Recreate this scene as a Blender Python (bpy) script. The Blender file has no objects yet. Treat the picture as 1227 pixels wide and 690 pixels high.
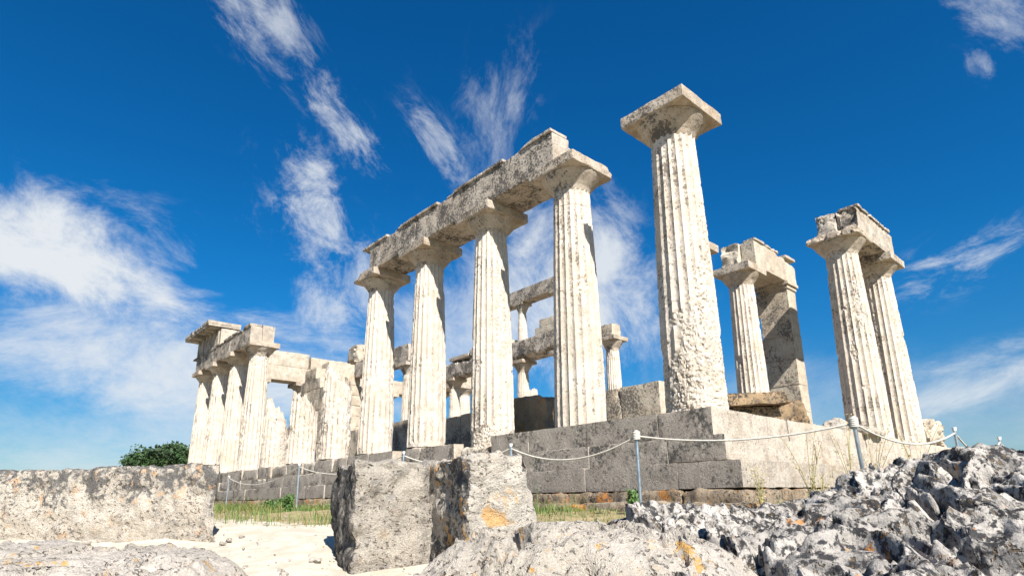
import bpy, math, random
import numpy as np
from mathutils import Vector, Matrix

# ------------------------------------------------------------------ scene, camera, sky, sun
S = bpy.context.scene
COL = S.collection
rng = random.Random(7)
NR = np.random.RandomState(11)

CAM = np.array([-7.7123, -4.3331, -1.2363])
YAW, PITCH, ROLL = 0.8374, 0.2441, -0.0153
cam_d = bpy.data.cameras.new("Camera")
cam = bpy.data.objects.new("Camera", cam_d)
COL.objects.link(cam)
fw = Vector((math.cos(PITCH)*math.cos(YAW), math.cos(PITCH)*math.sin(YAW), math.sin(PITCH)))
rt = Vector((math.sin(YAW), -math.cos(YAW), 0))
up = rt.cross(fw)
c_, s_ = math.cos(ROLL), math.sin(ROLL)
R_ = c_*rt + s_*up
U_ = -s_*rt + c_*up
M = Matrix((R_, U_, -fw)).transposed().to_4x4()
M.translation = Vector(CAM)
cam.matrix_world = M
cam_d.sensor_fit = 'HORIZONTAL'
cam_d.sensor_width = 36
cam_d.lens = 704.43/1227*36
cam_d.shift_y = 76.26/1227
cam_d.clip_end = 9000
cam_d.clip_start = 0.05
S.camera = cam

S.view_settings.view_transform = 'Standard'
S.view_settings.look = 'None'
S.view_settings.gamma = 1.0
S.view_settings.use_curve_mapping = False
S.view_settings.exposure = 1.13

SUN = Vector((-0.37, -1.0, 0.93)).normalized()
sd = bpy.data.lights.new("Sun", 'SUN')
sd.energy = 5.0
sd.angle = math.radians(0.53)
sd.color = (1.0, 0.95, 0.875)
so = bpy.data.objects.new("Sun", sd)
so.rotation_euler = SUN.to_track_quat('Z', 'Y').to_euler()
so.location = (-10, -30, 30)
COL.objects.link(so)


class NT:
    """small helper for node trees"""
    def __init__(s, tree):
        s.t = tree; s.n = tree.nodes; s.l = tree.links

    def put(s, sock, v):
        if v is None: return
        if isinstance(v, bpy.types.NodeSocket): s.l.new(v, sock)
        elif isinstance(v, (tuple, list)) and len(v) == 3 and sock.type == 'RGBA': sock.default_value = (*v, 1)
        else: sock.default_value = v

    def math(s, op, a, b=None, c=None, clamp=False):
        n = s.n.new('ShaderNodeMath'); n.operation = op; n.use_clamp = clamp
        for i, v in enumerate((a, b, c)): s.put(n.inputs[i], v)
        return n.outputs[0]

    def vmath(s, op, a, b=None):
        n = s.n.new('ShaderNodeVectorMath'); n.operation = op
        s.put(n.inputs[0], a); s.put(n.inputs[1], b)
        return n.outputs['Value'] if op in ('DOT_PRODUCT', 'LENGTH') else n.outputs['Vector']

    def noise(s, vec, scale, detail=6, rough=.6, dist=0.0, off=None, typ='FBM'):
        if off is not None: vec = s.vmath('ADD', vec, off)
        n = s.n.new('ShaderNodeTexNoise'); n.noise_type = typ
        n.inputs['Scale'].default_value = scale; n.inputs['Detail'].default_value = detail
        n.inputs['Roughness'].default_value = rough; n.inputs['Distortion'].default_value = dist
        s.l.new(vec, n.inputs['Vector'])
        return n.outputs['Fac']

    def voro(s, vec, scale, feat='F1'):
        n = s.n.new('ShaderNodeTexVoronoi'); n.feature = feat
        n.inputs['Scale'].default_value = scale
        s.l.new(vec, n.inputs['Vector'])
        return n.outputs['Distance']

    def step(s, v, lo, hi, a=0.0, b=1.0):
        n = s.n.new('ShaderNodeMapRange'); n.interpolation_type = 'SMOOTHSTEP'
        for k, x in zip(('Value', 'From Min', 'From Max', 'To Min', 'To Max'), (v, lo, hi, a, b)): s.put(n.inputs[k], x)
        return n.outputs['Result']

    def mix(s, f, a, b, mode='MIX'):
        n = s.n.new('ShaderNodeMix'); n.data_type = 'RGBA'; n.blend_type = mode
        s.put(n.inputs[0], f); s.put(n.inputs[6], a); s.put(n.inputs[7], b)
        return n.outputs[2]


def direction(az, el):
    a, e = math.radians(az), math.radians(el)
    return Vector((math.cos(e)*math.cos(a), math.cos(e)*math.sin(a), math.sin(e)))


def build_world():
    w = bpy.data.worlds.new("World"); S.world = w; w.use_nodes = True
    w.cycles.sampling_method = 'MANUAL'; w.cycles.sample_map_resolution = 256
    N = NT(w.node_tree)
    for n in list(N.n): N.n.remove(n)
    out = N.n.new('ShaderNodeOutputWorld'); bg = N.n.new('ShaderNodeBackground')
    N.l.new(bg.outputs[0], out.inputs[0])
    sky = N.n.new('ShaderNodeTexSky'); sky.sky_type = 'NISHITA'; sky.sun_disc = False
    sky.sun_elevation = math.asin(SUN.z); sky.sun_rotation = math.atan2(SUN.x, SUN.y)
    sky.altitude = 200; sky.air_density = 1.0; sky.dust_density = 0.3; sky.ozone_density = 3.0
    bg.inputs['Strength'].default_value = 0.05
    tc = N.n.new('ShaderNodeTexCoord'); D = tc.outputs['Generated']
    D = N.vmath('NORMALIZE', D)
    hs = N.n.new('ShaderNodeHueSaturation'); hs.inputs['Saturation'].default_value = SKY_SAT
    hs.inputs['Value'].default_value = SKY_VAL
    N.l.new(sky.outputs[0], hs.inputs['Color'])
    sep = N.n.new('ShaderNodeSeparateXYZ'); N.l.new(D, sep.inputs[0])
    base = N.mix(1.0, hs.outputs[0], N.mix(N.step(sep.outputs[2], -.05, .40), SKY_LOW, SKY_TINT), 'MULTIPLY')
    total = None
    # clouds: (az, el) of both ends, half width in radians, opacity, fleece scale, stretch, softness
    for i, (a0, e0, a1, e1, hw, op, sc, st, soft) in enumerate(CLOUDS):
        d0, d1 = direction(a0, e0), direction(a1, e1)
        c = (d0 + d1).normalized()
        ax = (d1 - d0); L = ax.length/2; ax.normalize()
        ay = c.cross(ax).normalized()
        dc = N.math('MAXIMUM', N.vmath('DOT_PRODUCT', D, tuple(c)), 0.05)
        u = N.math('DIVIDE', N.vmath('DOT_PRODUCT', D, tuple(ax)), dc)
        v = N.math('DIVIDE', N.vmath('DOT_PRODUCT', D, tuple(ay)), dc)
        cx = N.n.new('ShaderNodeCombineXYZ')
        N.l.new(N.math('MULTIPLY', u, 1.0/st), cx.inputs[0]); N.l.new(v, cx.inputs[1]); cx.inputs[2].default_value = 3.7*i
        P = cx.outputs[0]
        nw = N.n.new('ShaderNodeTexNoise'); nw.inputs['Scale'].default_value = sc*.45; nw.inputs['Detail'].default_value = 3; nw.inputs['Roughness'].default_value = .6
        N.l.new(P, nw.inputs['Vector'])
        sw = N.n.new('ShaderNodeSeparateColor'); N.l.new(nw.outputs['Color'], sw.inputs[0])
        warp = N.math('SUBTRACT', sw.outputs[0], .5); warp2 = N.math('SUBTRACT', sw.outputs[1], .5)
        vv = N.math('ADD', N.math('DIVIDE', v, hw*1.9), N.math('MULTIPLY', warp, 3.0))
        uu = N.math('ADD', N.math('DIVIDE', u, L*1.12), N.math('MULTIPLY', warp2, .9))
        r2 = N.math('ADD', N.math('MULTIPLY', vv, vv), N.math('POWER', N.math('ABSOLUTE', uu), 2.6))
        fall = N.math('EXPONENT', N.math('MULTIPLY', r2, -1.5))
        f = N.noise(P, sc*1.6, 7, .70, .35)
        solid = hw > .04
        dens = N.math('ADD', N.math('MULTIPLY', fall, .58 if solid else .40), N.math('MULTIPLY', N.math('SUBTRACT', f, .5), 1.5 if solid else 1.7))
        dens = N.math('MULTIPLY', N.step(dens, .08, .08+soft*.72), N.math('MINIMUM', N.math('MULTIPLY', fall, 2.6), 1.0))
        dens = N.math('MULTIPLY', dens, op)
        front = N.step(N.vmath('DOT_PRODUCT', D, tuple(c)), .3, .5)
        dens = N.math('MULTIPLY', dens, front)
        if total is None: total = dens
        else:  # screen
            total = N.math('SUBTRACT', N.math('ADD', total, dens), N.math('MULTIPLY', total, dens))
    hz = N.step(sep.outputs[2], -.02, .34, .74, 1.0)
    gcc = N.n.new('ShaderNodeCombineColor')
    for i in range(3): N.l.new(hz, gcc.inputs[i])
    base = N.mix(1.0, base, gcc.outputs[0], 'MULTIPLY')
    colr = N.mix(total, base, CLOUD_COL)
    N.l.new(colr, bg.inputs['Color'])


SKY_SAT, SKY_VAL, SKY_TINT = 1.32, .92, (0.20, 1.04, 1.27)
SKY_LOW = (.62, .92, 1.12)
CLOUD_COL = (7.2, 7.6, 8.0)
CLOUDS = [
    (80.5, 43.5, 69.5, 36.8, .022, .62, 13, 2.2, .8),
    (70.5, 37.2, 60.8, 30.0, .020, .75, 14, 2.0, .8),
    (59.2, 36.6, 51.5, 28.6, .013, .60, 15, 2.4, .8),
    (47.0, 41.5, 51.0, 29.0, .026, .55, 9, 1.8, 1.0),
    (73.0, 30.6, 65.5, 22.0, .036, .80, 10, 1.2, .8),
    (67.0, 24.5, 63.5, 14.5, .038, .75, 9, 1.2, .9),
    (98.0, 21.6, 75.0, 15.8, .041, 1.0, 6, 1.6, .75),
    (76.0, 15.6, 57.0, 14.0, .018, .7, 9, 2.6, 1.0),
    (99.0, 8.6, 58.0, 9.0, .046, .92, 5, 2.0, .9),
    (99.0, 4.0, 45.0, 3.0, .070, .72, 4, 2.4, 1.1),
    (40.0, 3.0, -14.0, 3.0, .070, .45, 4, 2.4, 1.3),
    (46.5, 27.5, 38.5, 10.0, .085, .90, 6, 1.2, .9),
    (57.0, 22.0, 47.0, 12.0, .065, .70, 6, 1.3, 1.0),
    (13.8, 15.9, 4.6, 18.4, .015, .80, 13, 2.4, .8),
    (16.0, 6.2, 4.0, 8.6, .016, .75, 11, 2.8, .9),
    (14.5, 9.2, 4.0, 10.6, .014, .50, 11, 2.8, .9),
    (5.4, 37.0, 1.0, 30.8, .020, .60, 11, 1.8, .9),
    (5.6, 31.8, 3.4, 30.2, .010, .45, 16, 1.5, .9),
]
build_world()

# ------------------------------------------------------------------ numpy noise
def _h(ix, iy, iz, seed):
    n = (ix.astype(np.int64)*374761393 + iy.astype(np.int64)*668265263 + iz.astype(np.int64)*2147483647 + seed*974711) & 0xffffffff
    n = ((n ^ (n >> 13)) * 1274126177) & 0xffffffff
    n = n ^ (n >> 16)
    n = (n * 2246822519) & 0xffffffff
    n = n ^ (n >> 15)
    return n

def vnoise(P, seed=0):
    i = np.floor(P).astype(np.int64); f = P - i
    f = f*f*f*(f*(f*6-15)+10)
    r = 0
    for dx in (0, 1):
        wx = f[:, 0] if dx else 1-f[:, 0]
        for dy in (0, 1):
            wy = f[:, 1] if dy else 1-f[:, 1]
            for dz in (0, 1):
                wz = f[:, 2] if dz else 1-f[:, 2]
                r = r + wx*wy*wz*(_h(i[:, 0]+dx, i[:, 1]+dy, i[:, 2]+dz, seed)/2147483647.5 - 1)
    return r

def fbm(P, scale, octv=4, seed=0, gain=.5):
    P = np.asarray(P, float)*scale; a = 1.0; r = 0
    for k in range(octv):
        r = r + a*vnoise(P + 17.3*k, seed+k*31); P = P*2.03; a *= gain
    return r

def worley2(P, scale, seed=0):
    """F1, F2 on xy"""
    Q = P[:, :2]*scale; i = np.floor(Q).astype(np.int64)
    f1 = np.full(len(Q), 9.0); f2 = f1.copy(); z = np.zeros(len(Q), np.int64)
    for dx in (-1, 0, 1):
        for dy in (-1, 0, 1):
            a, b = i[:, 0]+dx, i[:, 1]+dy
            px = a + _h(a, b, z, seed)/4294967295.0; py = b + _h(a, b, z+7, seed)/4294967295.0
            d = np.hypot(px-Q[:, 0], py-Q[:, 1])
            f2 = np.minimum(f2, np.maximum(d, f1)); f1 = np.minimum(f1, d)
    return f1, f2

def sstep(x, a, b):
    t = np.clip((x-a)/(b-a), 0, 1)
    return t*t*(3-2*t)

# ------------------------------------------------------------------ mesh helpers
def obj(name, V, F, mat, parent=None, loc=(0, 0, 0), smooth=True, sharp=None):
    V = np.asarray(V, np.float32)
    me = bpy.data.meshes.new(name)
    if isinstance(F, np.ndarray):
        me.vertices.add(len(V)); me.vertices.foreach_set('co', V.ravel())
        k = F.shape[1]
        me.loops.add(F.size); me.loops.foreach_set('vertex_index', F.astype(np.int32).ravel())
        me.polygons.add(len(F)); me.polygons.foreach_set('loop_start', np.arange(0, F.size, k, dtype=np.int32))
        me.polygons.foreach_set('loop_total', np.full(len(F), k, np.int32))
        me.update(calc_edges=True)
    else:
        me.from_pydata(V.tolist(), [], F)
    me.validate()
    if smooth:
        me.polygons.foreach_set('use_smooth', np.ones(len(me.polygons), bool))
        if sharp: me.set_sharp_from_angle(angle=math.radians(sharp))
    me.materials.append(mat)
    o = bpy.data.objects.new(name, me)
    o.location = loc
    COL.objects.link(o)
    if parent is not None: o.parent = parent
    return o

def thing(name, label, cat, loc=(0, 0, 0), group=None):
    o = bpy.data.objects.new(name, None); o.empty_display_size = .2
    o.location = loc; COL.objects.link(o)
    return tag(o, label, cat, group)

def tag(o, label, cat, group=None):
    o['kind'] = 'thing'; o['label'] = label; o['category'] = cat
    if group: o['group'] = group
    return o

def part(name, VF, mat, parent, **k):
    """mesh given in world space becomes a child of an (unrotated) thing"""
    V, F = VF
    return obj(name, np.asarray(V)-np.array(parent.location), F, mat, parent, **k)

def merge(lst):
    Vs, Fs, n = [], [], 0
    for V, F in lst:
        Vs.append(np.asarray(V)); Fs.append(np.asarray(F)+n); n += len(V)
    return np.vstack(Vs), np.vstack(Fs)

def boxgrid(lo, hi, cell):
    """welded subdivided box"""
    lo = np.array(lo, float); hi = np.array(hi, float)
    n = np.maximum(1, np.round((hi-lo)/cell).astype(int))
    vid = {}; V = []; F = []
    ax = [np.linspace(lo[k], hi[k], n[k]+1) for k in range(3)]
    def v(i, j, k):
        key = (i, j, k)
        if key not in vid: vid[key] = len(V); V.append((ax[0][i], ax[1][j], ax[2][k]))
        return vid[key]
    for d in range(3):
        a, b = (d+1) % 3, (d+2) % 3
        for side in (0, 1):
            for i in range(n[a]):
                for j in range(n[b]):
                    q = []
                    for (p, r) in ((0, 0), (1, 0), (1, 1), (0, 1)):
                        idx = [0, 0, 0]; idx[d] = n[d]*side; idx[a] = i+p; idx[b] = j+r
                        q.append(v(*idx))
                    F.append(q if side else q[::-1])
    return np.array(V), np.array(F)

def rough(lo, hi, cell=.06, chip=.02, amp=.006, seed=0, cuts=(), scale=5, rot=0, big=0.0, tilt=(0, 0)):
    """a worn ashlar block: rounded and chipped edges, uneven faces, optional rough broken ends"""
    V, F = boxgrid(lo, hi, cell)
    lo = np.array(lo, float); hi = np.array(hi, float)
    c = (lo+hi)/2; h = (hi-lo)/2
    so_ = np.array([seed*7.13, seed*3.71, seed*5.77])
    W = V + so_
    rad = chip*(.35 + np.clip(.55+1.1*fbm(W, scale*.7, 4, seed), 0, 2.2))
    rad = np.minimum(rad, h.min()*.8)[:, None]
    q = np.clip(V-c, -(h-rad), h-rad)
    d = V-c-q
    L = np.linalg.norm(d, axis=1, keepdims=True)+1e-9
    nrm = d/L
    P = c+q+nrm*np.minimum(L, rad)
    disp = amp*fbm(W, scale, 5, seed+5, .6)
    if big: disp = disp + big*fbm(W, 1.6, 3, seed+9) - big*.8*sstep(fbm(W, 3.1, 3, seed+12), .25, .6)
    P = P+nrm*disp[:, None]
    for (pt, n, a, sc) in cuts:
        n = np.array(n, float); n /= np.linalg.norm(n)
        s = (P-np.array(pt)) @ n + a*fbm(P+so_, sc, 5, seed+20, .6)
        P = P-np.maximum(s, 0)[:, None]*n
    if tilt[0] or tilt[1]:
        P[:, 2] += (P[:, 0]-c[0])*tilt[0] + (P[:, 1]-c[1])*tilt[1]
    if rot:
        ca, sa = math.cos(rot), math.sin(rot)
        d = P-c
        P = np.stack([c[0]+ca*d[:, 0]-sa*d[:, 1], c[1]+sa*d[:, 0]+ca*d[:, 1], P[:, 2]], 1)
    return P, F

def lathe_grid(nr, na):
    i = np.arange(nr-1)[:, None]*na; j = np.arange(na)[None, :]
    a = i+j; b = i+(j+1) % na
    return np.stack([a, b, b+na, a+na], -1).reshape(-1, 4)

def tube(P, r, n=6):
    P = np.array(P, float); m = len(P)
    T = np.gradient(P, axis=0); T /= np.linalg.norm(T, axis=1, keepdims=True)
    ref = np.array([0, 0, 1.0]) if abs(T[:, 2]).max() < .9 else np.array([1.0, .3, 0])
    A = np.cross(T, ref); A /= np.linalg.norm(A, axis=1, keepdims=True); B = np.cross(T, A)
    th = np.arange(n)*2*math.pi/n
    r = np.broadcast_to(np.asarray(r, float), (m,))
    V = P[:, None, :] + r[:, None, None]*(np.cos(th)[None, :, None]*A[:, None, :] + np.sin(th)[None, :, None]*B[:, None, :])
    return V.reshape(-1, 3), lathe_grid(m, n)

# ------------------------------------------------------------------ materials
ALB = .80
def stone(name, base, alt, grey, dark, grey_amt=.5, dark_amt=.4, north=.0, orange=0.0, bump=.35, pits=.4, streak=.35,
          rough_=.9, seed=0, dark_scale=1.3, bscale=1.0, top=0.0, rust=(.50, .21, .05), speck=.5, orange_scale=2.2, stain=(.42, .31, .19), stain_amt=.3, grain=.3, sharpd=.07, north_grey=0.0, under=0.0, band=None):
    """weathered limestone: tonal drift, tan stains, grey bloom, run-off streaks, dark lichen crusts, orange lichen, grain and pits"""
    base, alt, grey, stain = [tuple(c*ALB*w for c, w in zip(q, (1.0, .985, .985))) for q in (base, alt, grey, stain)]
    m = bpy.data.materials.new(name); m.use_nodes = True
    N = NT(m.node_tree); b = N.n['Principled BSDF']
    geo = N.n.new('ShaderNodeNewGeometry'); P = N.vmath('ADD', geo.outputs['Position'], (seed*3.1, seed*7.7, seed*1.3))
    sepn = N.n.new('ShaderNodeSeparateXYZ'); N.l.new(geo.outputs['Normal'], sepn.inputs[0])
    mp = N.n.new('ShaderNodeMapping'); mp.inputs['Scale'].default_value = (7, 7, .5); N.l.new(P, mp.inputs['Vector'])
    PS = mp.outputs[0]
    nside = N.step(N.math('MULTIPLY', sepn.outputs[0], -1.0), .60, .88)  # faces turned north take more of the grey and dark colours
    thr = lambda amt: .5+(.5-amt)*.26
    mixn = lambda p, q, f: N.math('ADD', N.math('MULTIPLY', p, f), N.math('MULTIPLY', q, 1-f))
    n1 = N.noise(P, .9, 4, .62); n2 = N.noise(P, 4.5, 6, .68, off=(11, 3, 5)); n3 = N.noise(P, 19, 5, .72, off=(2, 9, 4))
    n4 = N.noise(P, dark_scale, 5, .65, .4, off=(31, 7, 19)); ns = N.noise(PS, 1.0, 5, .65)
    n5 = N.noise(P, 2.3, 5, .66, .3, off=(3, 23, 8)); n6 = N.noise(P, 90, 3, .75)
    col = N.mix(N.step(mixn(n1, n2, .55), .42, .58), base, alt)
    t_ = thr(stain_amt); col = N.mix(N.step(mixn(n5, n3, .6), t_, t_+.10, 0, .8), col, stain)
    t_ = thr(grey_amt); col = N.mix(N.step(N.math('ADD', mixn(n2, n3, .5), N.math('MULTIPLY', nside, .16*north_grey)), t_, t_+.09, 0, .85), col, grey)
    col = N.mix(N.math('MULTIPLY', N.step(ns, .52, .68), streak), col, grey)
    dm = mixn(n4, n3, .46)
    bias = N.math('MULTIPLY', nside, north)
    if top: bias = N.math('ADD', bias, N.math('MULTIPLY', N.step(sepn.outputs[2], .3, .8), top))
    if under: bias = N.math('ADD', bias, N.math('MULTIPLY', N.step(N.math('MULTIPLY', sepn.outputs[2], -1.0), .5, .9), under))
    if band:
        sz = N.n.new('ShaderNodeSeparateXYZ'); N.l.new(geo.outputs['Position'], sz.inputs[0])
        bias = N.math('ADD', bias, N.step(sz.outputs[2], band[0], band[1], -band[2], band[2]))
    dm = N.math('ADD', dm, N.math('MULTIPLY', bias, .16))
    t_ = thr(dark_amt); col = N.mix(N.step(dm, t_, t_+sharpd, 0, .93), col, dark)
    # small weathered pits, brown-black inside
    pitn = N.noise(P, 34*bscale, 2, .55, off=(8, 8, 2))
    pit = N.math('MULTIPLY', N.step(pitn, .57, .66), N.step(n2, .44, .56))
    col = N.mix(N.math('MULTIPLY', pit, speck), col, tuple(c*.35 for c in stain))
    if orange:
        no = N.noise(P, orange_scale, 5, .6, .5, off=(5, 41, 2)); nb = N.noise(P, 15, 7, .72, off=(9, 9, 1))
        t_ = thr(orange); col = N.mix(N.step(mixn(no, nb, .6), t_, t_+.05, 0, .85), col, rust)
    # grain
    gr = N.math('ADD', N.math('MULTIPLY', N.math('SUBTRACT', mixn(n6, n3, .6), .5), grain*6), 1.0)
    gc = N.n.new('ShaderNodeCombineColor')
    for i in range(3): N.l.new(gr, gc.inputs[i])
    col = N.mix(1.0, col, gc.outputs[0], 'MULTIPLY')
    N.l.new(col, b.inputs['Base Color'])
    b.inputs['Roughness'].default_value = rough_
    b.inputs['Specular IOR Level'].default_value = .15
    hb = N.math('ADD', N.math('MULTIPLY', N.noise(P, 13*bscale, 7, .74), 1.0), N.math('MULTIPLY', n6, .30))
    hb = N.math('SUBTRACT', hb, N.math('MULTIPLY', pit, pits))
    bp = N.n.new('ShaderNodeBump'); bp.inputs['Strength'].default_value = bump; bp.inputs['Distance'].default_value = .07
    N.l.new(hb, bp.inputs['Height']); N.l.new(bp.outputs[0], b.inputs['Normal'])
    return m

def plain(name, colr, rough_=.6, metal=0.0, var=.25, scale=9):
    m = bpy.data.materials.new(name); m.use_nodes = True
    N = NT(m.node_tree); b = N.n['Principled BSDF']
    geo = N.n.new('ShaderNodeNewGeometry')
    f = N.noise(geo.outputs['Position'], scale, 5, .6)
    dk = tuple(c*(1-var) for c in colr); lt = tuple(min(1, c*(1+var)) for c in colr)
    N.l.new(N.mix(N.step(f, .35, .65), dk, lt), b.inputs['Base Color'])
    b.inputs['Roughness'].default_value = rough_; b.inputs['Metallic'].default_value = metal
    return m

CREAM, TAN, GREY, DARK = (.60, .53, .42), (.50, .41, .29), (.33, .30, .265), (.06, .055, .052)
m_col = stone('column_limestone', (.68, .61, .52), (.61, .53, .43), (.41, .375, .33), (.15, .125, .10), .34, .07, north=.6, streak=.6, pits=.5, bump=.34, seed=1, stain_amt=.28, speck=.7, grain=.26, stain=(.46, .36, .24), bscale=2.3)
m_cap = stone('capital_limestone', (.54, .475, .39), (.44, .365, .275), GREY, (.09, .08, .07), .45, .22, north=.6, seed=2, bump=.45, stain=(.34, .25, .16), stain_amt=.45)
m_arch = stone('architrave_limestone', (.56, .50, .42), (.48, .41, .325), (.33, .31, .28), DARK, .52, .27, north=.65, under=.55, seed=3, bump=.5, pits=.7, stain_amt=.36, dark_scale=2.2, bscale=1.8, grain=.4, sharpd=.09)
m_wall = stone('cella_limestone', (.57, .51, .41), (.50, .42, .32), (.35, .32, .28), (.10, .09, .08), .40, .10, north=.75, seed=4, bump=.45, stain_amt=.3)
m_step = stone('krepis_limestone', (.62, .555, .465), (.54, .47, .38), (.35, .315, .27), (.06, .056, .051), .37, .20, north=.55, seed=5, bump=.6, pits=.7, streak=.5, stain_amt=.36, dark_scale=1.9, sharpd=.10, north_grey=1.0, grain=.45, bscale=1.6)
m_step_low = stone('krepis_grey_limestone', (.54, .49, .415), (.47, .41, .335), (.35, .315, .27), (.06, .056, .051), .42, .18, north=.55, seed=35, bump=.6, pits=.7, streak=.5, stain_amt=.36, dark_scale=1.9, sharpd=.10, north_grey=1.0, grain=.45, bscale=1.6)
m_found = stone('foundation_stone', (.42, .35, .26), (.36, .26, .16), (.23, .20, .17), (.05, .045, .04), .5, .45, orange=.34, seed=6, bump=.8, pits=.8)
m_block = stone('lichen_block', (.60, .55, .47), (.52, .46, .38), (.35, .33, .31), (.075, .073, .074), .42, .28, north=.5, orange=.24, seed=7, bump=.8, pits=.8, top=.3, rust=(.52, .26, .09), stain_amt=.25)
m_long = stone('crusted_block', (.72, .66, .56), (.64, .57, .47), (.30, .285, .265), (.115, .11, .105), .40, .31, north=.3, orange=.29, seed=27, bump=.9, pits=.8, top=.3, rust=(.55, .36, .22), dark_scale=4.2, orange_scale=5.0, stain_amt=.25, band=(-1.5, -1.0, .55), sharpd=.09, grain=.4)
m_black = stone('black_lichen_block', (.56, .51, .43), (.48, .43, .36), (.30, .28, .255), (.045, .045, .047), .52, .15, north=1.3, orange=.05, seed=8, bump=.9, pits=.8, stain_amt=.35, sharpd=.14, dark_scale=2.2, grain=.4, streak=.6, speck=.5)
m_karst = stone('karst_limestone', (.56, .525, .475), (.41, .385, .35), (.20, .19, .177), (.024, .024, .027), .60, .50, orange=.09, seed=9, bump=.55, pits=1.0, dark_scale=6.0, speck=.9, orange_scale=3.5, stain_amt=.12, grain=.35, sharpd=.05)
m_pale = stone('pale_rock', (.70, .64, .56), (.62, .56, .47), (.38, .35, .31), (.06, .06, .062), .36, .15, orange=.24, seed=10, bump=.9, pits=.9, dark_scale=4.5, orange_scale=4.5, rust=(.62, .34, .08), stain_amt=.22, grain=.3)
m_old = stone('fallen_dark_stone', (.42, .30, .18), (.31, .22, .13), (.17, .15, .125), (.04, .037, .034), .5, .55, seed=12, bump=.7)
m_brown = stone('brown_stone', (.42, .33, .22), (.36, .26, .16), (.27, .23, .19), (.10, .085, .07), .4, .25, orange=.42, seed=13, bump=.7, rust=(.38, .20, .07))
m_rope = plain('white_rope', (.50, .465, .40), .85, 0, .2, 60)
m_steel = plain('galvanised_steel', (.45, .49, .52), .38, .85, .15, 14)
m_knob = plain('white_cap', (.75, .74, .70), .6, 0, .1)
m_bark = plain('bark', (.09, .06, .04), .9, 0, .3, 20)
m_leaf = plain('pine_needles', (.022, .052, .012), .7, 0, .55, 1.2)
m_shrub = plain('shrub_leaves', (.06, .13, .025), .6, 0, .4, 8)
m_stalk = plain('dry_stalk', (.30, .27, .10), .8, 0, .35, 30)
m_seed = plain('seed_heads', (.42, .34, .16), .8, 0, .35, 40)

def ground_material():
    m = bpy.data.materials.new('ground_earth'); m.use_nodes = True
    N = NT(m.node_tree); b = N.n['Principled BSDF']
    geo = N.n.new('ShaderNodeNewGeometry'); P = geo.outputs['Position']
    n1 = N.noise(P, .5, 8, .6); n2 = N.noise(P, 5, 8, .65, off=(4, 4, 4)); n3 = N.noise(P, 40, 6, .7)
    sand = N.mix(N.step(n2, .40, .60), (.53, .475, .39), (.43, .375, .295))
    sand = N.mix(N.step(n3, .55, .68), sand, (.30, .25, .18))
    soil = N.mix(N.step(n2, .4, .6), (.30, .22, .11), (.17, .15, .06))
    soil = N.mix(N.step(n3, .5, .65), soil, (.42, .34, .20))
    at = N.n.new('ShaderNodeAttribute'); at.attribute_name = 'grassy'
    f = N.math('ADD', at.outputs['Fac'], N.math('ADD', N.math('MULTIPLY', N.math('SUBTRACT', n2, .5), 1.3), N.math('MULTIPLY', N.math('SUBTRACT', n1, .45), .8)))
    far = N.mix(N.step(n1, .4, .6), (.08, .11, .035), (.30, .25, .14))
    col = N.mix(N.step(f, .35, .65), sand, soil)
    ln = N.vmath('LENGTH', P)
    col = N.mix(N.step(ln, 34, 60), col, far)
    N.l.new(col, b.inputs['Base Color']); b.inputs['Roughness'].default_value = .95
    bp = N.n.new('ShaderNodeBump'); bp.inputs['Strength'].default_value = .5; bp.inputs['Distance'].default_value = .04
    N.l.new(N.math('ADD', N.noise(P, 18, 9, .7), N.math('MULTIPLY', n3, .4)), bp.inputs['Height'])
    N.l.new(bp.outputs[0], b.inputs['Normal'])
    return m
m_ground = ground_material()

# ------------------------------------------------------------------ ground
FWD = np.array([math.cos(YAW), math.sin(YAW)]); RGT = np.array([math.sin(YAW), -math.cos(YAW)])
def ground_z(x, y):
    dx, dy = x-CAM[0], y-CAM[1]
    w = dx*FWD[0]+dy*FWD[1]
    z = np.interp(w, [-40, -6, 0, 2.5, 4, 5.5, 6.8, 9, 60], [-6, -2.9, -2.25, -1.95, -1.76, -1.60, -1.46, -1.40, -1.40])
    r = np.hypot(x-7, y-14)
    z = z - .06*np.maximum(r-30, 0)**1.05*(r < 400) - (r >= 400)*.06*370**1.05
    return z

def build_ground():
    n = 300
    t = np.linspace(-1, 1, n)
    c = np.sinh(t*7.2)/math.sinh(7.2)*4200
    X, Y = np.meshgrid(c-3.5, c+1.5, indexing='ij')
    P = np.stack([X.ravel(), Y.ravel(), np.zeros(n*n)], 1)
    P[:, 2] = ground_z(P[:, 0], P[:, 1])
    near = np.hypot(P[:, 0]+3, P[:, 1]) < 60
    P[:, 2] += np.where(near, .035*fbm(P*[1, 1, 0], 1.3, 5, 3), 0)
    i = np.arange(n-1)[:, None]*n; j = np.arange(n-1)[None, :]
    a = i+j
    F = np.stack([a, a+n, a+n+1, a+1], -1).reshape(-1, 4)
    o = obj('ground', P, F, m_ground)
    o['kind'] = 'structure'
    g = grassy(P[:, 0], P[:, 1])
    at = o.data.attributes.new('grassy', 'FLOAT', 'POINT'); at.data.foreach_set('value', g.astype(np.float32))

def grassy(x, y):
    """how grassy the earth is: a strip along the north and west foot of the steps"""
    dx, dy = x-CAM[0], y-CAM[1]
    w = dx*FWD[0]+dy*FWD[1]
    north = sstep(x, -6.2, -4.2)*sstep(w, 6.3, 7.2)
    right = sstep(x, -4.6, -3.8)*sstep(-y, -6, -3)
    west = sstep(y, -5, -3)*sstep(x, -3.2, -2.2)
    return np.clip(np.maximum(np.maximum(north, right), west), 0, 1)
build_ground()

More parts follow.
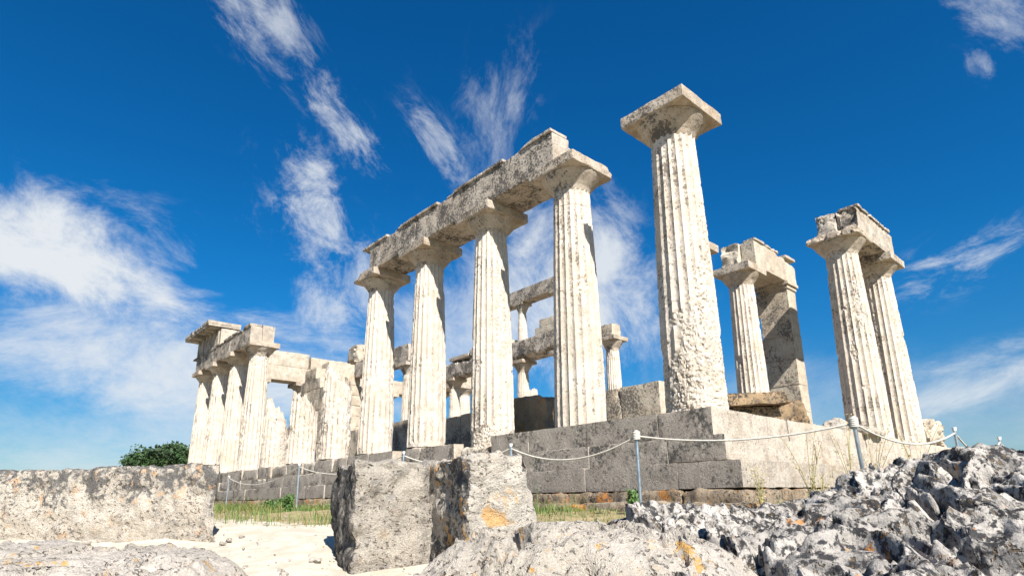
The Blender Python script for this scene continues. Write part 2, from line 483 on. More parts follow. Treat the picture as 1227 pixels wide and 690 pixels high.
# ------------------------------------------------------------------ doric columns
SH = 5.27; CAPH = .53
def shaft_mesh(ax, ay, z0, z1, r0, r1, ztop_full, nf=20, per=8, rows=130, seed=0, patches=(), top=None, wear=.35, depth=.075, joints=()):
    """fluted, tapering shaft; patches = rough areas where the fluting has gone; top = broken upper end"""
    na = nf*per
    th = np.arange(na)*2*math.pi/na
    zz = np.linspace(z0, z1, rows)
    if joints:
        extra = []
        for jz in joints: extra += [jz-.012, jz-.004, jz+.004, jz+.012]
        zz = np.unique(np.concatenate([zz, extra]))
    rows = len(zz)
    T, Z = np.meshgrid(th, zz)
    u = np.clip((Z-z0)/(ztop_full-z0), 0, 1)
    R = r0+(r1-r0)*u + .012*np.sin(u*math.pi)
    t = (T/(2*math.pi)*nf) % 1.0
    fl = depth*R*(1-(2*t-1)**2)
    P0 = np.stack([(ax+R*np.cos(T)).ravel(), (ay+R*np.sin(T)).ravel(), Z.ravel()], 1)
    sd = np.array([seed*1.7, seed*2.3, seed*.9])
    nlow = fbm(P0+sd, 1.7, 4, seed).reshape(Z.shape)
    nmid = fbm(P0+sd, 7, 5, seed+3, .6).reshape(Z.shape)
    nhi = fbm(P0+sd, 38, 3, seed+6, .6).reshape(Z.shape)
    E = sstep(nlow + .5*nmid, 1.05-wear*1.5, 1.35-wear*1.5)*.7
    for (pa, pz, da, dz, amt) in patches:
        d = (T-pa+math.pi) % (2*math.pi)-math.pi
        val = 1-((d/da)**2+((Z-pz)/dz)**2)+.55*nlow+.30*nmid
        E = np.maximum(E, amt*sstep(val, 0, .28))
    E = np.clip(E, 0, 1)
    arr = (1-np.abs(2*(t-.5)))                       # 0 on an arris, 1 in mid flute
    chipn = sstep(nmid+.4*nhi, .15, .6)*(1-arr)**3*.016
    nf_ = fbm(P0+sd, 21, 3, seed+11, .6).reshape(Z.shape)
    rad = R-fl*(1-E) - E*(.024+.012*np.abs(nmid)+.008*nhi+.016*sstep(nf_, .10, .40)+.012*np.maximum(nlow, 0)) - .5*chipn + .002*nhi*(1-E) - .006*sstep(nf_, .45, .7)*(1-E) + .002*nmid
    for jz in joints:
        rad = rad - .010*np.exp(-((Z-jz)/.006)**2)*(.5+.5*np.abs(nlow))
    if top is not None:
        hz = top(T, ax+R*np.cos(T), ay+R*np.sin(T)) + .22*nlow + .16*nmid + .05*nhi
        Z = np.minimum(Z, hz)
    V = np.stack([ax+rad*np.cos(T), ay+rad*np.sin(T), Z], -1).reshape(-1, 3)
    F = lathe_grid(rows, na)
    last = V[-na:]
    n0 = len(V)
    rings = []
    cz = last[:, 2].mean()
    K = 6
    for k in range(1, K+1):
        f = 1-k/(K+.3)
        q = last.copy(); q[:, 0] = ax+(last[:, 0]-ax)*f; q[:, 1] = ay+(last[:, 1]-ay)*f
        q[:, 2] = cz+(last[:, 2]-cz)*f
        if top is not None: q[:, 2] += .10*fbm(q+sd, 3, 4, seed+8)*(1-f) + .03*fbm(q+sd, 12, 3, seed+9)
        rings.append(q)
    V = np.vstack([V]+rings)
    F2 = lathe_grid(K+1, na)+(n0-na)
    return V, np.vstack([F, F2])

def echinus_mesh(ax, ay, zt, rn, ra, hgt, na=72, seed=0, damage=.5):
    prof = np.array([(0, 0, -1.12), (rn*.96, 0, -1.10), (rn*1.0, 0, -1.0), (rn*1.035, 0, -.93), (rn*1.035, 0, -.91), (rn*1.06, 0, -.88), (rn*1.06, 0, -.86),
                     (rn*1.10, 0, -.80), (rn+(ra-rn)*.40, 0, -.58), (rn+(ra-rn)*.66, 0, -.37), (rn+(ra-rn)*.87, 0, -.18), (ra*.99, 0, -.06), (ra, 0, -.02), (ra*.985, 0, .012), (0, 0, .012)])
    th = np.arange(na)*2*math.pi/na
    pr = []
    for a, b in zip(prof[:-1], prof[1:]):
        m = max(1, int(abs(a-b).max()*10*(.5 if a[0] == 0 or b[0] == 0 else 2)))
        for k in range(m): pr.append(a+(b-a)*k/m)
    pr.append(prof[-1]); pr = np.array(pr)
    r = np.maximum(pr[:, 0], .004)[:, None]; z = (zt+pr[:, 2]*hgt)[:, None]
    P = np.stack([ax+r*np.cos(th), ay+r*np.sin(th), z+0*th], -1).reshape(-1, 3)
    n = fbm(P+seed*3.3, 5, 5, seed, .6); nl = fbm(P+seed*3.3, 1.9, 3, seed+4)
    k = 1-.010*n*1.0-damage*.16*sstep(nl+.3*n, .45, .9)
    P[:, 0] = ax+(P[:, 0]-ax)*k; P[:, 1] = ay+(P[:, 1]-ay)*k
    return P, lathe_grid(len(pr), na)

def facing(ax, ay, off=0):
    """angle (radians) round a column from the side seen in the photograph, degrees to the right"""
    return math.atan2(CAM[1]-ay, CAM[0]-ax)+math.radians(off)

def column(ax, ay, label, group, z0=0.0, ht=SH, r0=.495, r1=.372, ab=.62, abh=.214, lod=1, seed=0, patches=(), wear=.35,
           top=None, topz=None, joints=(), abcuts=(), abchip=.02, echd=.5, mats=None, base=None):
    per, rows, acell, ech = {0: (10, 270, .03, 96), 1: (8, 110, .05, 72), 2: (5, 60, .09, 48), 3: (4, 36, .14, 32)}[lod]
    t = thing('doric_column' if top is None else 'broken_column', label, 'column', (ax, ay, z0), group)
    mc, mk = mats or (m_col, m_cap)
    neck = z0+ht-abh-CAPH*.62
    hfull = neck
    pt = [(facing(ax, ay, a), z, da, dz, amt) for (a, z, da, dz, amt) in patches]
    zt = neck+.01 if top is None else topz
    part('shaft', shaft_mesh(ax, ay, z0+.001, zt, r0, r1, hfull, per=per, rows=rows, seed=seed, patches=pt, top=top, wear=wear, joints=joints), mc, t, sharp=38)
    if top is None:
        zt = z0+ht-abh
        cap = part('capital', echinus_mesh(ax, ay, zt, r1*.985, ab*.955, CAPH*.62, ech, seed+2, echd), mk, t, sharp=50)
        V, F = rough((ax-ab, ay-ab, zt), (ax+ab, ay+ab, zt+abh), acell, abchip, .006, seed+3, abcuts)
        a = obj('abacus', V-np.array(t.location), F, mk, None, sharp=40)
        a.parent = cap
        a.matrix_parent_inverse = Matrix.Identity(4)
    return t

A = .513
NY = [A, 2.91]+[2.91+2.552*i for i in range(1, 10)]+[28.3]
WX = [A, 2.89, 5.51, 8.26, 10.88, 13.26]
GN = 'columns of the long north side'

column(A, NY[0], 'tall free standing corner column topped only by its square capital, lower shaft worn rough', GN, lod=0, seed=21,
       patches=[(10, .55, 2.6, 1.05, 1), (42, 1.4, .42, 1.1, 1), (66, 2.6, .3, 1.0, .8)], wear=.1, abchip=.015, echd=.25, joints=(1.72,))
column(A, NY[1], 'column at the near right end of the grey beam, drum joint at mid height', GN, lod=0, seed=22, wear=.15, joints=(2.42, 4.35),
       abcuts=[((A+.62, NY[1]-.3, SH), (1, -.45, .25), .12, 3)], patches=[(62, 1.0, .25, .7, .7)], echd=.9)
column(A, NY[2], 'second column from the near right end of the grey beam, right flank pitted, foot broken', GN, lod=0, seed=23, wear=.3,
       patches=[(30, 2.6, .42, 1.8, .75), (0, -.1, 3, .35, 1), (48, 4.0, .3, .8, .6)], echd=.7, z0=-.22, ht=SH+.22)
column(A, NY[3], 'third column under the grey beam, weathered shaft pitted on its right side', GN, lod=1, seed=24, wear=.38,
       patches=[(35, 3.0, .35, 1.0, .75), (40, 1.2, .3, .8, .6), (0, -.1, 3, .25, 1)], echd=.6)
column(A, NY[4], 'column under the far left end of the grey beam over four columns', GN, lod=1, seed=25, wear=.42,
       patches=[(30, 2.2, .4, 1.0, .7), (20, .7, .4, .5, .7)], echd=.8, abcuts=[((A-.55, NY[4]+.45, SH), (-1, .7, .4), .1, 3)])
column(A, NY[5], 'taller of the two broken column stumps just left of the standing four, fluted', GN, lod=1, seed=26, topz=3.7, wear=.5,
       top=lambda T, x, y: 2.45+.9*(y-NY[5])-.5*(x-A), patches=[(25, 2.2, .6, .7, .8)])
column(A, NY[6], 'lower broken column stump standing left of the taller stump, fluted front', GN, lod=1, seed=27, topz=2.9, wear=.5,
       top=lambda T, x, y: 1.95-.5*(x-A)+.5*(y-NY[6]), patches=[(10, 1.6, .7, .5, .8)])
column(A, NY[7], 'ragged column stump beside the far group of four columns, eaten away to a point', GN, lod=1, seed=28, topz=2.9, wear=.75,
       top=lambda T, x, y: 1.72+1.3*(y-NY[7])-.9*(x-A), patches=[(35, 1.0, .8, 1.2, 1)])
for i, lb in zip((8, 9, 10, 11), ('nearest column of the far left group of four, at the right of that group',
                                  'second column from the right in the far left group of four',
                                  'third column from the right in the far left group of four',
                                  'farthest corner column at the very left of the ruin, below the roof cornice piece')):
    column(A, NY[i], lb, GN, lod=1 if i == 8 else 2, seed=29+i, wear=.4, patches=[(10, 3.0, .4, 1.0, .6)], joints=(1.6,) if i == 9 else ())

GW = 'columns of the west front'
column(WX[3], A, 'left column of the pair at far right carrying one beam, long scar down its shaft', GW, lod=0, seed=41, wear=.15,
       patches=[(30, 3.5, .22, 1.2, 1), (-8, 2.1, .2, .3, 1), (-30, .2, .4, .3, .7)], abchip=.09, echd=.9,
       abcuts=[((WX[3]-.40, A-.5, SH), (-.5, -1, .1), .14, 3), ((WX[3]-.55, A, SH-.05), (-1, 0, .6), .1, 4)], joints=(.30,))
column(WX[4], A, 'right column of the pair at far right carrying one beam, outer edge gnawed', GW, lod=0, seed=42, wear=.3,
       patches=[(55, 2.5, .35, 2.6, .8), (-30, 2.8, .2, 1.5, .6)], echd=.4, joints=(.2,))

GO = 'columns of the rear porch'
column(8.2, 3.25, 'column inside the right side porch, linked by a beam to a square pier', GO, ht=5.2, r0=.44, r1=.345, ab=.55, lod=1, seed=45, wear=.3, joints=(1.3, 2.1, 3.1, 4.1), echd=.3)
column(5.57, 3.3, 'porch column almost wholly hidden behind the tall corner column', GO, ht=5.2, r0=.44, r1=.345, ab=.55, lod=2, seed=46)

# ------------------------------------------------------------------ beams over the columns
def beam_bay(y0, y1, label, group, x0=.013, x1=1.013, z0=SH, z1=6.09, cell=.07, seed=0, out=(), inn=(), taenia=True, mat=None, innz=None, regulae=False):
    t = thing('architrave_beam', label, 'beam', ((x0+x1)/2, (y0+y1)/2, z0), group)
    xm = (x0+x1)/2
    mt = mat or m_arch
    zb = z1-.075 if taenia else z1
    part('outer_slab', rough((x0, y0+.004, z0+.002), (xm-.006, y1-.004, zb), cell, .018, .008, seed, out, 4), mt, t, sharp=40)
    part('inner_slab', rough((xm+.006, y0+.004, z0+.002), (x1, y1-.004, innz or z1), cell, .025, .012, seed+1, inn, 4), mt, t, sharp=40)
    if taenia:
        cuts = []
        for k, (a, b) in enumerate(zip(np.linspace(y0+.004, y1-.3, 4), np.linspace(y0+.004, y1-.3, 4)+(y1-y0)/3-.104)):
            part('top_band', rough((x0-.045, a, zb+.002), (xm-.05, b, z1), cell*.7, .015, .006, seed+7+k, [((x0-.03+.02*k, a, z1), (-1, .2, .4), .03, 5)] if k == 1 else ()), mt, t, sharp=40)
    if regulae:
        ys = np.linspace(y0+.25, y1-.25, 3)
        for yy in ys:
            part('regula', rough((x0-.04, yy-.26, zb-.05), (x0+.004, yy+.26, zb-.001), .06, .008, .004, seed+int(yy*3)), mt, t, sharp=40)
    return t

GB = 'grey beam blocks over the four standing columns'
beam_bay(NY[1]+.01, NY[2], 'near end block of the grey beam over four columns, broken crumbly inner end', GB, seed=51, cell=.045,
         inn=[((.8, NY[1]+.12, 5.8), (.25, -1, .35), .16, 3), ((.75, NY[1]+.5, 6.0), (.6, -.5, .8), .12, 4)])
beam_bay(NY[2], NY[3], 'middle block of the grey beam over four columns', GB, seed=54, cell=.05, out=[((.0, NY[3], 6.05), (-.5, .3, .8), .06, 4)])
beam_bay(NY[3], NY[4]-.12, 'far left end block of the grey beam over four columns', GB, seed=57, cell=.05)
GF = 'pale beam blocks over the far left group'
beam_bay(NY[8]-.15, NY[9], 'near end block of the pale beam over the far left group, sunlit end', GF, seed=60, regulae=True)
beam_bay(NY[9], NY[10], 'middle block of the pale beam over the far left group', GF, seed=63, regulae=True)
beam_bay(NY[10], NY[11]+.5, 'far corner block of the pale beam, under the cornice piece', GF, seed=66, regulae=True)

def west_beam():
    t = thing('architrave_beam', 'beam block bridging the pair of columns at far right, lichened rough near end', 'beam', (9.6, .5, SH), None)
    x0, x1 = WX[3]-.02, WX[4]+.30
    part('outer_slab', rough((x0, .013, SH+.002), (x1, .50, 6.0), .045, .03, .012, 71, [((x0+.06, .2, 5.7), (-1, -.1, .1), .10, 3)]), m_arch, t, sharp=40)
    part('inner_slab', rough((x0-.05, .512, SH+.002), (x1-.2, 1.013, 6.05), .06, .05, .02, 72, [((x0+.02, .8, 5.7), (-1, .1, .25), .12, 3)]), m_arch, t, sharp=40)
    for i in range(3): part('top_band', rough((x0+.1+i*.86, -.035, 6.0), (x0+.1+i*.86+.8, .45, 6.09), .05, .03, .012, 73+i, [((x0, -.03+.03*(i % 2), 6.08), (0, -1, .5), .06, 5)]), m_arch, t, sharp=40)
west_beam()

def cornice_piece():
    t = thing('frieze_and_cornice', 'dark frieze block with triglyphs and jutting cornice on the far left corner', 'cornice', (.5, 27, 6.09))
    y0, y1, z0, z1 = 25.15, 28.82, 6.092, 6.95
    part('frieze_wall', rough((.07, y0, z0), (1.0, y1, z1), .1, .03, .012, 80, [((.9, y0, 6.6), (.8, -.5, .4), .1, 2)]), m_step, t, sharp=40)
    for k, yc in enumerate((y0+.42, y0+1.70, y0+2.98, y1-.27)):
        lst = []
        for q in (-.185, 0, .185):
            lst.append(rough((.005, yc+q-.082, z0), (.068, yc+q+.082, z1-.1), .05, .012, .003, 81+k))
        lst.append(rough((.0, yc-.27, z1-.098), (.068, yc+.27, z1-.002), .06, .01, .003, 85+k))
        part('triglyph', merge(lst), m_arch, t, sharp=40)
    part('cornice', merge([rough((-.52, y0-.05, z1+.002), (.95, y1+.50, z1+.10), .1, .02, .006, 90),
                           rough((-.55, y0-.05, z1+.102), (.95, y0+1.1, z1+.26), .08, .03, .01, 91),
                           rough((-.55, y0+1.14, z1+.102), (.9, y0+2.55, z1+.24), .08, .05, .01, 92),
                           rough((-.55, y0+2.7, z1+.102), (.9, y1+.50, z1+.25), .08, .04, .01, 93)]), m_arch, t, sharp=40)
    part('mutules', merge([rough((-.45, y0+.1+i*.66, z1-.05), (-.02, y0+.55+i*.66, z1-.002), .1, .01, .003, 95+i) for i in range(6)]), m_arch, t, sharp=40)
cornice_piece()

# porch: beam, pier
t = thing('architrave_beam', 'beam reaching from the porch column to the square pier', 'beam', (9.6, 3.2, 5.2))
part('outer_slab', rough((8.28, 2.76, 5.202), (11.02, 3.18, 6.02), .05, .02, .008, 101, [((9.4, 2.76, 6.02), (.15, -.5, 1), .05, 3)]), m_wall, t, sharp=40)
part('inner_slab', rough((7.98, 3.20, 5.202), (10.9, 3.72, 6.05), .07, .03, .012, 102, [((8.12, 3.4, 5.7), (-1, 0, .2), .1, 4)]), m_wall, t, sharp=40)
part('top_band', rough((8.3, 2.72, 6.022), (8.95, 3.1, 6.10), .05, .03, .01, 103), m_wall, t, sharp=40)
part('top_band', rough((9.0, 2.73, 6.012), (9.9, 3.1, 6.085), .05, .03, .012, 104, [((9.3, 2.73, 6.05), (0, -1, .4), .07, 5)]), m_wall, t, sharp=40)
part('top_band', rough((10.35, 2.72, 6.022), (11.04, 3.1, 6.11), .05, .02, .006, 105), m_wall, t, sharp=40)
t = thing('square_pier', 'square stone pier right of the porch column, half in shadow', 'pier', (10.55, 3.3, 0), None)
zs = [0.0, 1.15, 1.95, 2.75, 3.5, 4.25, 4.98]
part('pier_shaft', merge([rough((10.25+.012*(i % 2), 2.79, a+.002), (10.86, 3.72+.1*(i % 2), b-.002), .06, .014, .006, 110+i,
     [((10.25, 2.8, 2.0), (-.6, -1, .1), .08, 4)] if i == 1 else ()) for i, (a, b) in enumerate(zip(zs[:-1], zs[1:]))]), m_wall, t, sharp=40)
part('pier_capital', merge([rough((10.22, 2.75, 4.982), (10.90, 3.75, 5.10), .06, .01, .004, 118), rough((10.17, 2.70, 5.10), (10.95, 3.78, 5.2), .05, .012, .004, 119)]), m_wall, t, sharp=40)

# ------------------------------------------------------------------ stepped platform
def platform():
    t = thing('temple_platform', 'stepped stone platform carrying the whole ruined temple', 'platform', (6.9, 14.4, -1.4))
    TR = .3775
    LX, LY = 13.77, 28.815
    def course(z0, z1, off, depth, seed, cell, north=None, mat=m_step, chip=.014, amp=.006, west_to=LX):
        L = []
        r = random.Random(seed)
        # west edge
        x = -off
        first = True
        while x < west_to+off-.3:
            ln = r.uniform(1.2, 1.75)
            if x+ln > west_to+off-.5: ln = west_to+off-x
            L.append(rough((x+.0015, -off+r.uniform(-.012, .012), z0+.020), (x+ln-.0015, -off+depth, z1-r.uniform(0, .004)), cell, chip, amp, seed+len(L)))
            x += ln
        # north edge
        if north is None:
            y = -off+depth; north = []
            while y < LY+off-.3:
                ln = r.uniform(1.15, 1.8)
                if y+ln > LY+off-.5: ln = LY+off-y
                north.append((y, y+ln, 0, 0)); y += ln
        for (a, b, dz, ch) in north:
            d = math.hypot(a, 4)
            L.append(rough((-off+r.uniform(-.006, .006), a+.0015, z0+.011), (-off+depth, b-.0015, z1+dz-r.uniform(0, .005)), cell*(1 if a < 6 else 1.8), chip+ch, amp*(1+20*ch), seed+40+len(L),
                           [((-off, a, z1), (-.5, -.4, 1), .06+ch, 3)] if ch > .05 else ()))
        # plain south and east edges
        L.append(rough((LX+off-depth, -off+depth+.004, z0+.002), (LX+off, LY+off, z1), .6, chip, amp, seed+91))
        L.append(rough((-off+depth+.004, LY+off-depth, z0+.002), (LX+off-depth-.004, LY+off, z1), .6, chip, amp, seed+92))
        return merge(L)
    nb = [(.905, 2.35, 0, 0), (2.35, 3.8, 0, 0), (3.8, 4.9, 0, .0), (6.17, 7.5, -.05, .01), (7.55, 8.3, -.02, .10), (8.77, 10.0, -.03, .01), (10.0, 11.2, -.02, .02),
          (11.25, 12.1, -.03, .05), (12.15, 13.4, -.04, .03), (13.45, 14.2, -.05, .1), (14.3, 15.6, -.02, .05), (15.6, 16.9, -.05, .08), (17.0, 18.3, -.01, .03), (18.3, 19.9, -.04, .08),
          (20, 21.6, 0, .03), (21.6, 23.3, 0, .03), (23.3, 24.9, 0, .02), (24.9, 26.6, 0, .02), (26.6, 28.815, 0, .02)]
    part('stylobate', course(-.435, 0, 0, .9, 200, .05, nb), m_step, t, sharp=40)
    n2 = []
    y = -TR+.9
    r = random.Random(5)
    while y < 29.1:
        ln = r.uniform(1.1, 1.7); n2.append((y, min(y+ln, 29.2), -r.uniform(0, .02)*(y > 6), .0 if y < 6 else r.choice((.01, .02, .05)))); y += ln+(0 if y < 6 else r.choice((0, 0, 0, .06)))
    part('middle_step', course(-.805, -.437, TR, .9, 300, .05, n2), m_step, t, sharp=40)
    n3 = []
    y = -2*TR+.9
    while y < 29.5:
        ln = r.uniform(1.2, 1.8); n3.append((y, min(y+ln, 29.5), 0, .0 if y < 6 else r.choice((.0, .01, .03)))); y += ln+(0 if y < 9 else r.choice((0, 0, .0, .05)))
    part('bottom_step', course(-1.17, -.807, 2*TR, .9, 400, .05, n3), m_step_low, t, sharp=40)
    part('foundation_course', course(-1.62, -1.172, 2*TR+.07, .9, 500, .05, None, m_found, .05, .025), m_found, t, sharp=45)
    part('ledge', merge([rough((-1.32-.1*(i % 3), -1.2+i*1.27, -1.65), (-.80, -.02+i*1.27, -1.335+.02*(i % 2)), .06, .06, .02, 560+i) for i in range(12)]), m_found, t, sharp=45)
    part('pavement', merge([rough((.91, .91, -.4), (12.86, 27.9, -.035), .5, .02, .01, 590), rough((2.7, 2.6, -.034), (11.05, 26, -.004), .5, .02, .004, 591)]), m_wall, t, sharp=40)
platform()
tag(obj('stone_lump', *rough((.05, 4.98, -.437), (1.0, 6.0, -.16), .04, .12, .05, 610, [((.1, 5, -.2), (-1, -.6, .7), .14, 3)], 3), m_wall, sharp=45),
    'crumbled whitish lump of stone under the column with the broken foot', 'stone')

# ------------------------------------------------------------------ cella walls and inner colonnades
def cella():
    t = thing('cella_wall', 'long low wall of upright grey slabs behind the standing columns, rising at its far end', 'wall', (3.3, 12, 0))
    L = []
    r = random.Random(3)
    y = 2.78
    k = 0
    while y < 17.2:
        ln = (1.05, .75, 1.2)[k] if k < 3 else r.uniform(1.1, 1.6)
        top_ = 1.18 if y < 8 else (1.24 if y < 12 else 1.42)
        cuts = [((2.92, y+.1, .9), (-1, -.5, .25), .12, 3)] if k == 1 else ()
        L.append(rough((2.92, y+.004, 0), (3.62, y+ln-.004, top_-r.uniform(0, .03)), .06 if y < 6 else .12, .02, .008, 620+k, cuts))
        y += ln; k += 1
    part('orthostates', merge(L), m_wall, t, sharp=40)
    L = []
    z = 0.0
    k = 0
    hts = [1.15, .5, .48, .48, .48, .48, .48, .5]
    ends = [(17.2, 23.9), (17.35, 23.7), (17.9, 23.6), (18.6, 23.2), (19.2, 22.9), (19.6, 22.4), (20.0, 22.1), (20.5, 21.7)]
    for h, (a, b) in zip(hts, ends):
        y = a
        while y < b-.05:
            ln = min(r.uniform(.8, 1.3), b-y)
            if b-y-ln < .3: ln = b-y
            L.append(rough((2.92+r.uniform(-.012, .012), y+.003, z+.002), (3.65, y+ln-.003, z+h-.002), .12, .03, .012, 650+k)); k += 1; y += ln
        z += h
    part('upper_courses', merge(L), m_wall, t, sharp=40)
    t = thing('cross_wall', 'sunlit stub of cross wall with stepped top, joining the far end of the grey wall', 'wall', (4.4, 21.3, 0))
    L = []
    z = 0.0
    for i, (h, xe) in enumerate(zip([1.15, .5, .48, .48, .48, .48, .48, .52, .42], [5.5, 5.4, 5.5, 5.35, 5.45, 5.4, 5.4, 5.3, 4.3])):
        x = 3.655
        while x < xe-.05:
            ln = min(r.uniform(.7, 1.2), xe-x)
            if xe-x-ln < .3: ln = xe-x
            L.append(rough((x+.003, 20.9+r.uniform(-.01, .01), z+.002), (x+ln-.003, 21.65, z+h-.002), .12, .025, .01, 700+len(L))); x += ln
        z += h
    part('upper_courses', merge(L), m_wall, t, sharp=40)
    tag(obj('stone_block', *rough((4.9, 20.6, 5.16), (5.9, 21.6, 6.0), .1, .12, .05, 731, [((5.0, 20.7, 5.6), (-1, -.6, .5), .2, 2)]), m_wall, sharp=45),
        'ragged loose block perched on the inner beam left of the far standing columns', 'block')
cella()

def simple_beam(name, lo, hi, label, seed, cuts=(), mat=None, cell=.1, chip=.03, amp=.012, group=None):
    return tag(obj(name, *rough(lo, hi, cell, chip, amp, seed, cuts), mat or m_arch, sharp=40), label, 'beam', group)

GI = 'blocks of the inner colonnade beams'
simple_beam('inner_beam', (4.95, 16.15, 4.37), (5.6, 20.88, 5.12), 'inner beam seen between the two leftmost of the four columns, white end', 741, [((5.2, 16.2, 4.9), (0, -1, .3), .1, 3)], group=GI)
simple_beam('inner_beam', (8.4, 15.4, 4.35), (9.15, 20.88, 5.15), 'rugged inner beam seen between the second and third columns of the four', 742, [((8.4, 18, 5.0), (-.6, 0, 1), .15, 2)], chip=.05, group=GI)
simple_beam('inner_beam', (8.4, 10.5, 4.35), (9.15, 15.38, 5.16), 'inner beam carrying the small upper column, behind the second column gap', 743, [((8.4, 12, 4.45), (-.4, .0, -1), .10, 2)], chip=.05, group=GI)
simple_beam('upper_beam', (8.48, 10.9, 6.86), (9.05, 14.6, 7.42), 'thin topmost beam carried by the small upper columns', 744, chip=.012, amp=.004)
for k, (a, b, h) in enumerate([(10.6, 12.2, .32), (11.0, 11.9, .62), (13.7, 15.0, .22), (15.2, 16.5, .30), (16.6, 18.1, .18)]):
    z0 = 5.15 if k != 1 else 5.46
    tag(obj('loose_block', *rough((8.42, a, z0), (9.1, b, 5.15+h), .09, .04, .015, 750+k), m_wall, sharp=40),
        ['pale long block lying on the inner beam right of the small upper column', 'short block stacked on the long pale block on the inner beam',
         'thin slab lying on the inner beam left of the small upper column', 'thick slab on the rugged inner beam, nearer its right end', 'thin slab on the rugged inner beam, nearer its left end'][k], 'block', 'blocks lying on the inner beams')
GL = 'columns of the inner rows'
inner = dict(z0=-.003, ht=4.35, r0=.30, r1=.235, ab=.42, abh=.15, lod=2, wear=.15)
for y, lb in ((8.55, 'inner column showing its capital just right of the column with the drum joint'),
              (11.0, 'inner column right of the small gap, half hidden by the column with the drum joint'),
              (13.3, 'inner column directly below the small upper column'),
              (15.7, 'inner column hidden behind the second column of the four'),
              (18.1, 'inner column behind the rugged inner beam, between second and third columns')):
    column(8.78, y, lb, GL, seed=int(760+y*3), **inner)
for y, lb in ((16.6, 'inner column under the white end of the inner beam'), (18.9, 'inner column behind the leftmost of the four columns')):
    column(5.28, y, lb, GL, seed=int(790+y*3), **inner)
for y, lb in ((11.05, 'small upper column at the right end of the topmost beam'), (13.25, 'small upper column standing on the inner beam, holding up the thin topmost beam')):
    column(8.76, y, lb, 'small upper columns', z0=5.165, ht=1.69, r0=.21, r1=.165, ab=.30, abh=.10, lod=2, wear=.1, seed=int(800+y*3))
tag(obj('stone_block', *rough((8.5, 8.3, 4.352), (9.0, 8.9, 4.82), .07, .05, .02, 811), m_wall, sharp=40), 'small broken block left on the lone inner capital', 'block')

GE = 'columns of the far east front'
for x, lb in zip(WX[1:], ('east front column hidden behind the far left group', 'east front column at the right of the sky opening, mostly behind a stump',
                          'east front column hidden behind the grey stepped wall', 'east front column seen in the sky gap between the leftmost two of the four columns', 'far corner column of the east front, behind the four columns')):
    column(x, 28.3, lb, GE, lod=3 if x > 6 else 2, seed=int(820+x*3), wear=.3)
for i, (a, b) in enumerate(zip(WX[:-1], WX[1:])):
    lb = ['left end of the sunlit far beam beside the far left group', 'sunlit far beam block spanning the sky opening', 'sunlit far beam block right of the sky opening, over the stepped wall',
          'far beam block behind the leftmost standing columns', 'last far beam block at the south east corner'][i]
    t = thing('architrave_beam', lb, 'beam', ((a+b)/2, 28.3, SH), 'sunlit beam blocks of the far east front')
    a2 = a+.51 if i == 0 else a
    part('lower_slab', rough((a2+.004, 27.8, SH+.002), (b-.004 if i < 4 else b+.5, 28.8, 6.09), .12, .03, .01, 840+i), m_wall, t, sharp=40)
    if i < 4:
        part('upper_slab', rough((a2+.004+.1*i, 27.84, 6.094), (b-.004+.1*i, 28.75, 6.93-.12*(i > 1)), .12, .05, .02, 850+i, [((b, 28, 6.9), (.3, -.2, 1), .10, 1.5)] if i > 1 else ()), m_wall, t, sharp=40)
GS = 'columns of the far south side'
for y, lb in ((25.88, 'far south side column behind the second column from the near right end'), (23.33, 'far south side column in the gap between second and third columns, curved shadow on it')):
    column(13.26, y, lb, GS, lod=3, seed=int(860+y), wear=.3)
simple_beam('architrave_beam', (12.76, 23.0, SH+.002), (13.76, 28.3, 6.09), 'far south side beam running behind the inner colonnade', 871, mat=m_wall)
column(13.0, 17.3, 'grey fluted stump seen through the inner columns left of the drum jointed column', GS, lod=2, seed=872, topz=4.4, top=lambda T, x, y: 4.05+0*T, wear=.4)

# loose stones on the platform
tag(obj('stone_block', *rough((1.35, 4.75, -.02), (2.15, 6.45, 1.02), .05, .08, .02, 880, [((1.4, 6.3, .8), (-.2, 1, .6), .1, 2), ((1.5, 4.8, .9), (0, -.6, 1), .08, 2)], 4, rot=.12), m_brown, sharp=40),
    'orange brown block standing between the column with the drum joint and its left neighbour', 'block')
t = thing('fallen_cornice', 'dark fallen cornice block lying on the platform under the porch column', 'block', (2.9, 1.0, 0))
rot = -.62
part('body', rough((1.75, .62, -.02), (3.75, 1.45, .30), .05, .025, .015, 885, [((3.6, .7, .1), (1, -.4, -.3), .15, 2)], 4, rot=rot, tilt=(.05, 0)), m_old, t, sharp=45)
part('top_slab', rough((1.60, .50, .305), (3.45, 1.55, .52), .05, .02, .015, 886, [((3.3, .6, .5), (1, -.3, .3), .18, 2)], 4, rot=rot, tilt=(.05, 0)), m_old, t, sharp=45)
part('broken_end', rough((3.35, .25, .02), (3.95, .95, .48), .04, .10, .07, 887, (), 3, rot=rot), m_old, t, sharp=50)
tag(obj('rock', *rough((5.35, .10, -.01), (5.8, .5, .27), .035, .14, .05, 888), m_pale, sharp=50), 'small round stone left of the pair of columns by the rope post', 'rock')
tag(obj('rock', *rough((11.75, .05, -.02), (13.2, 1.1, .75), .06, .3, .12, 889, [((12.9, .5, .6), (1, 0, .8), .2, 2)]), m_wall, sharp=50), 'rough broken lump of stone right of the pair of columns', 'rock')
tag(obj('rock', *rough((6.1, -.15, -.02), (7.2, .35, .12), .05, .08, .04, 890), m_pale, sharp=50), 'low pale slab in front of the pair of columns', 'rock')

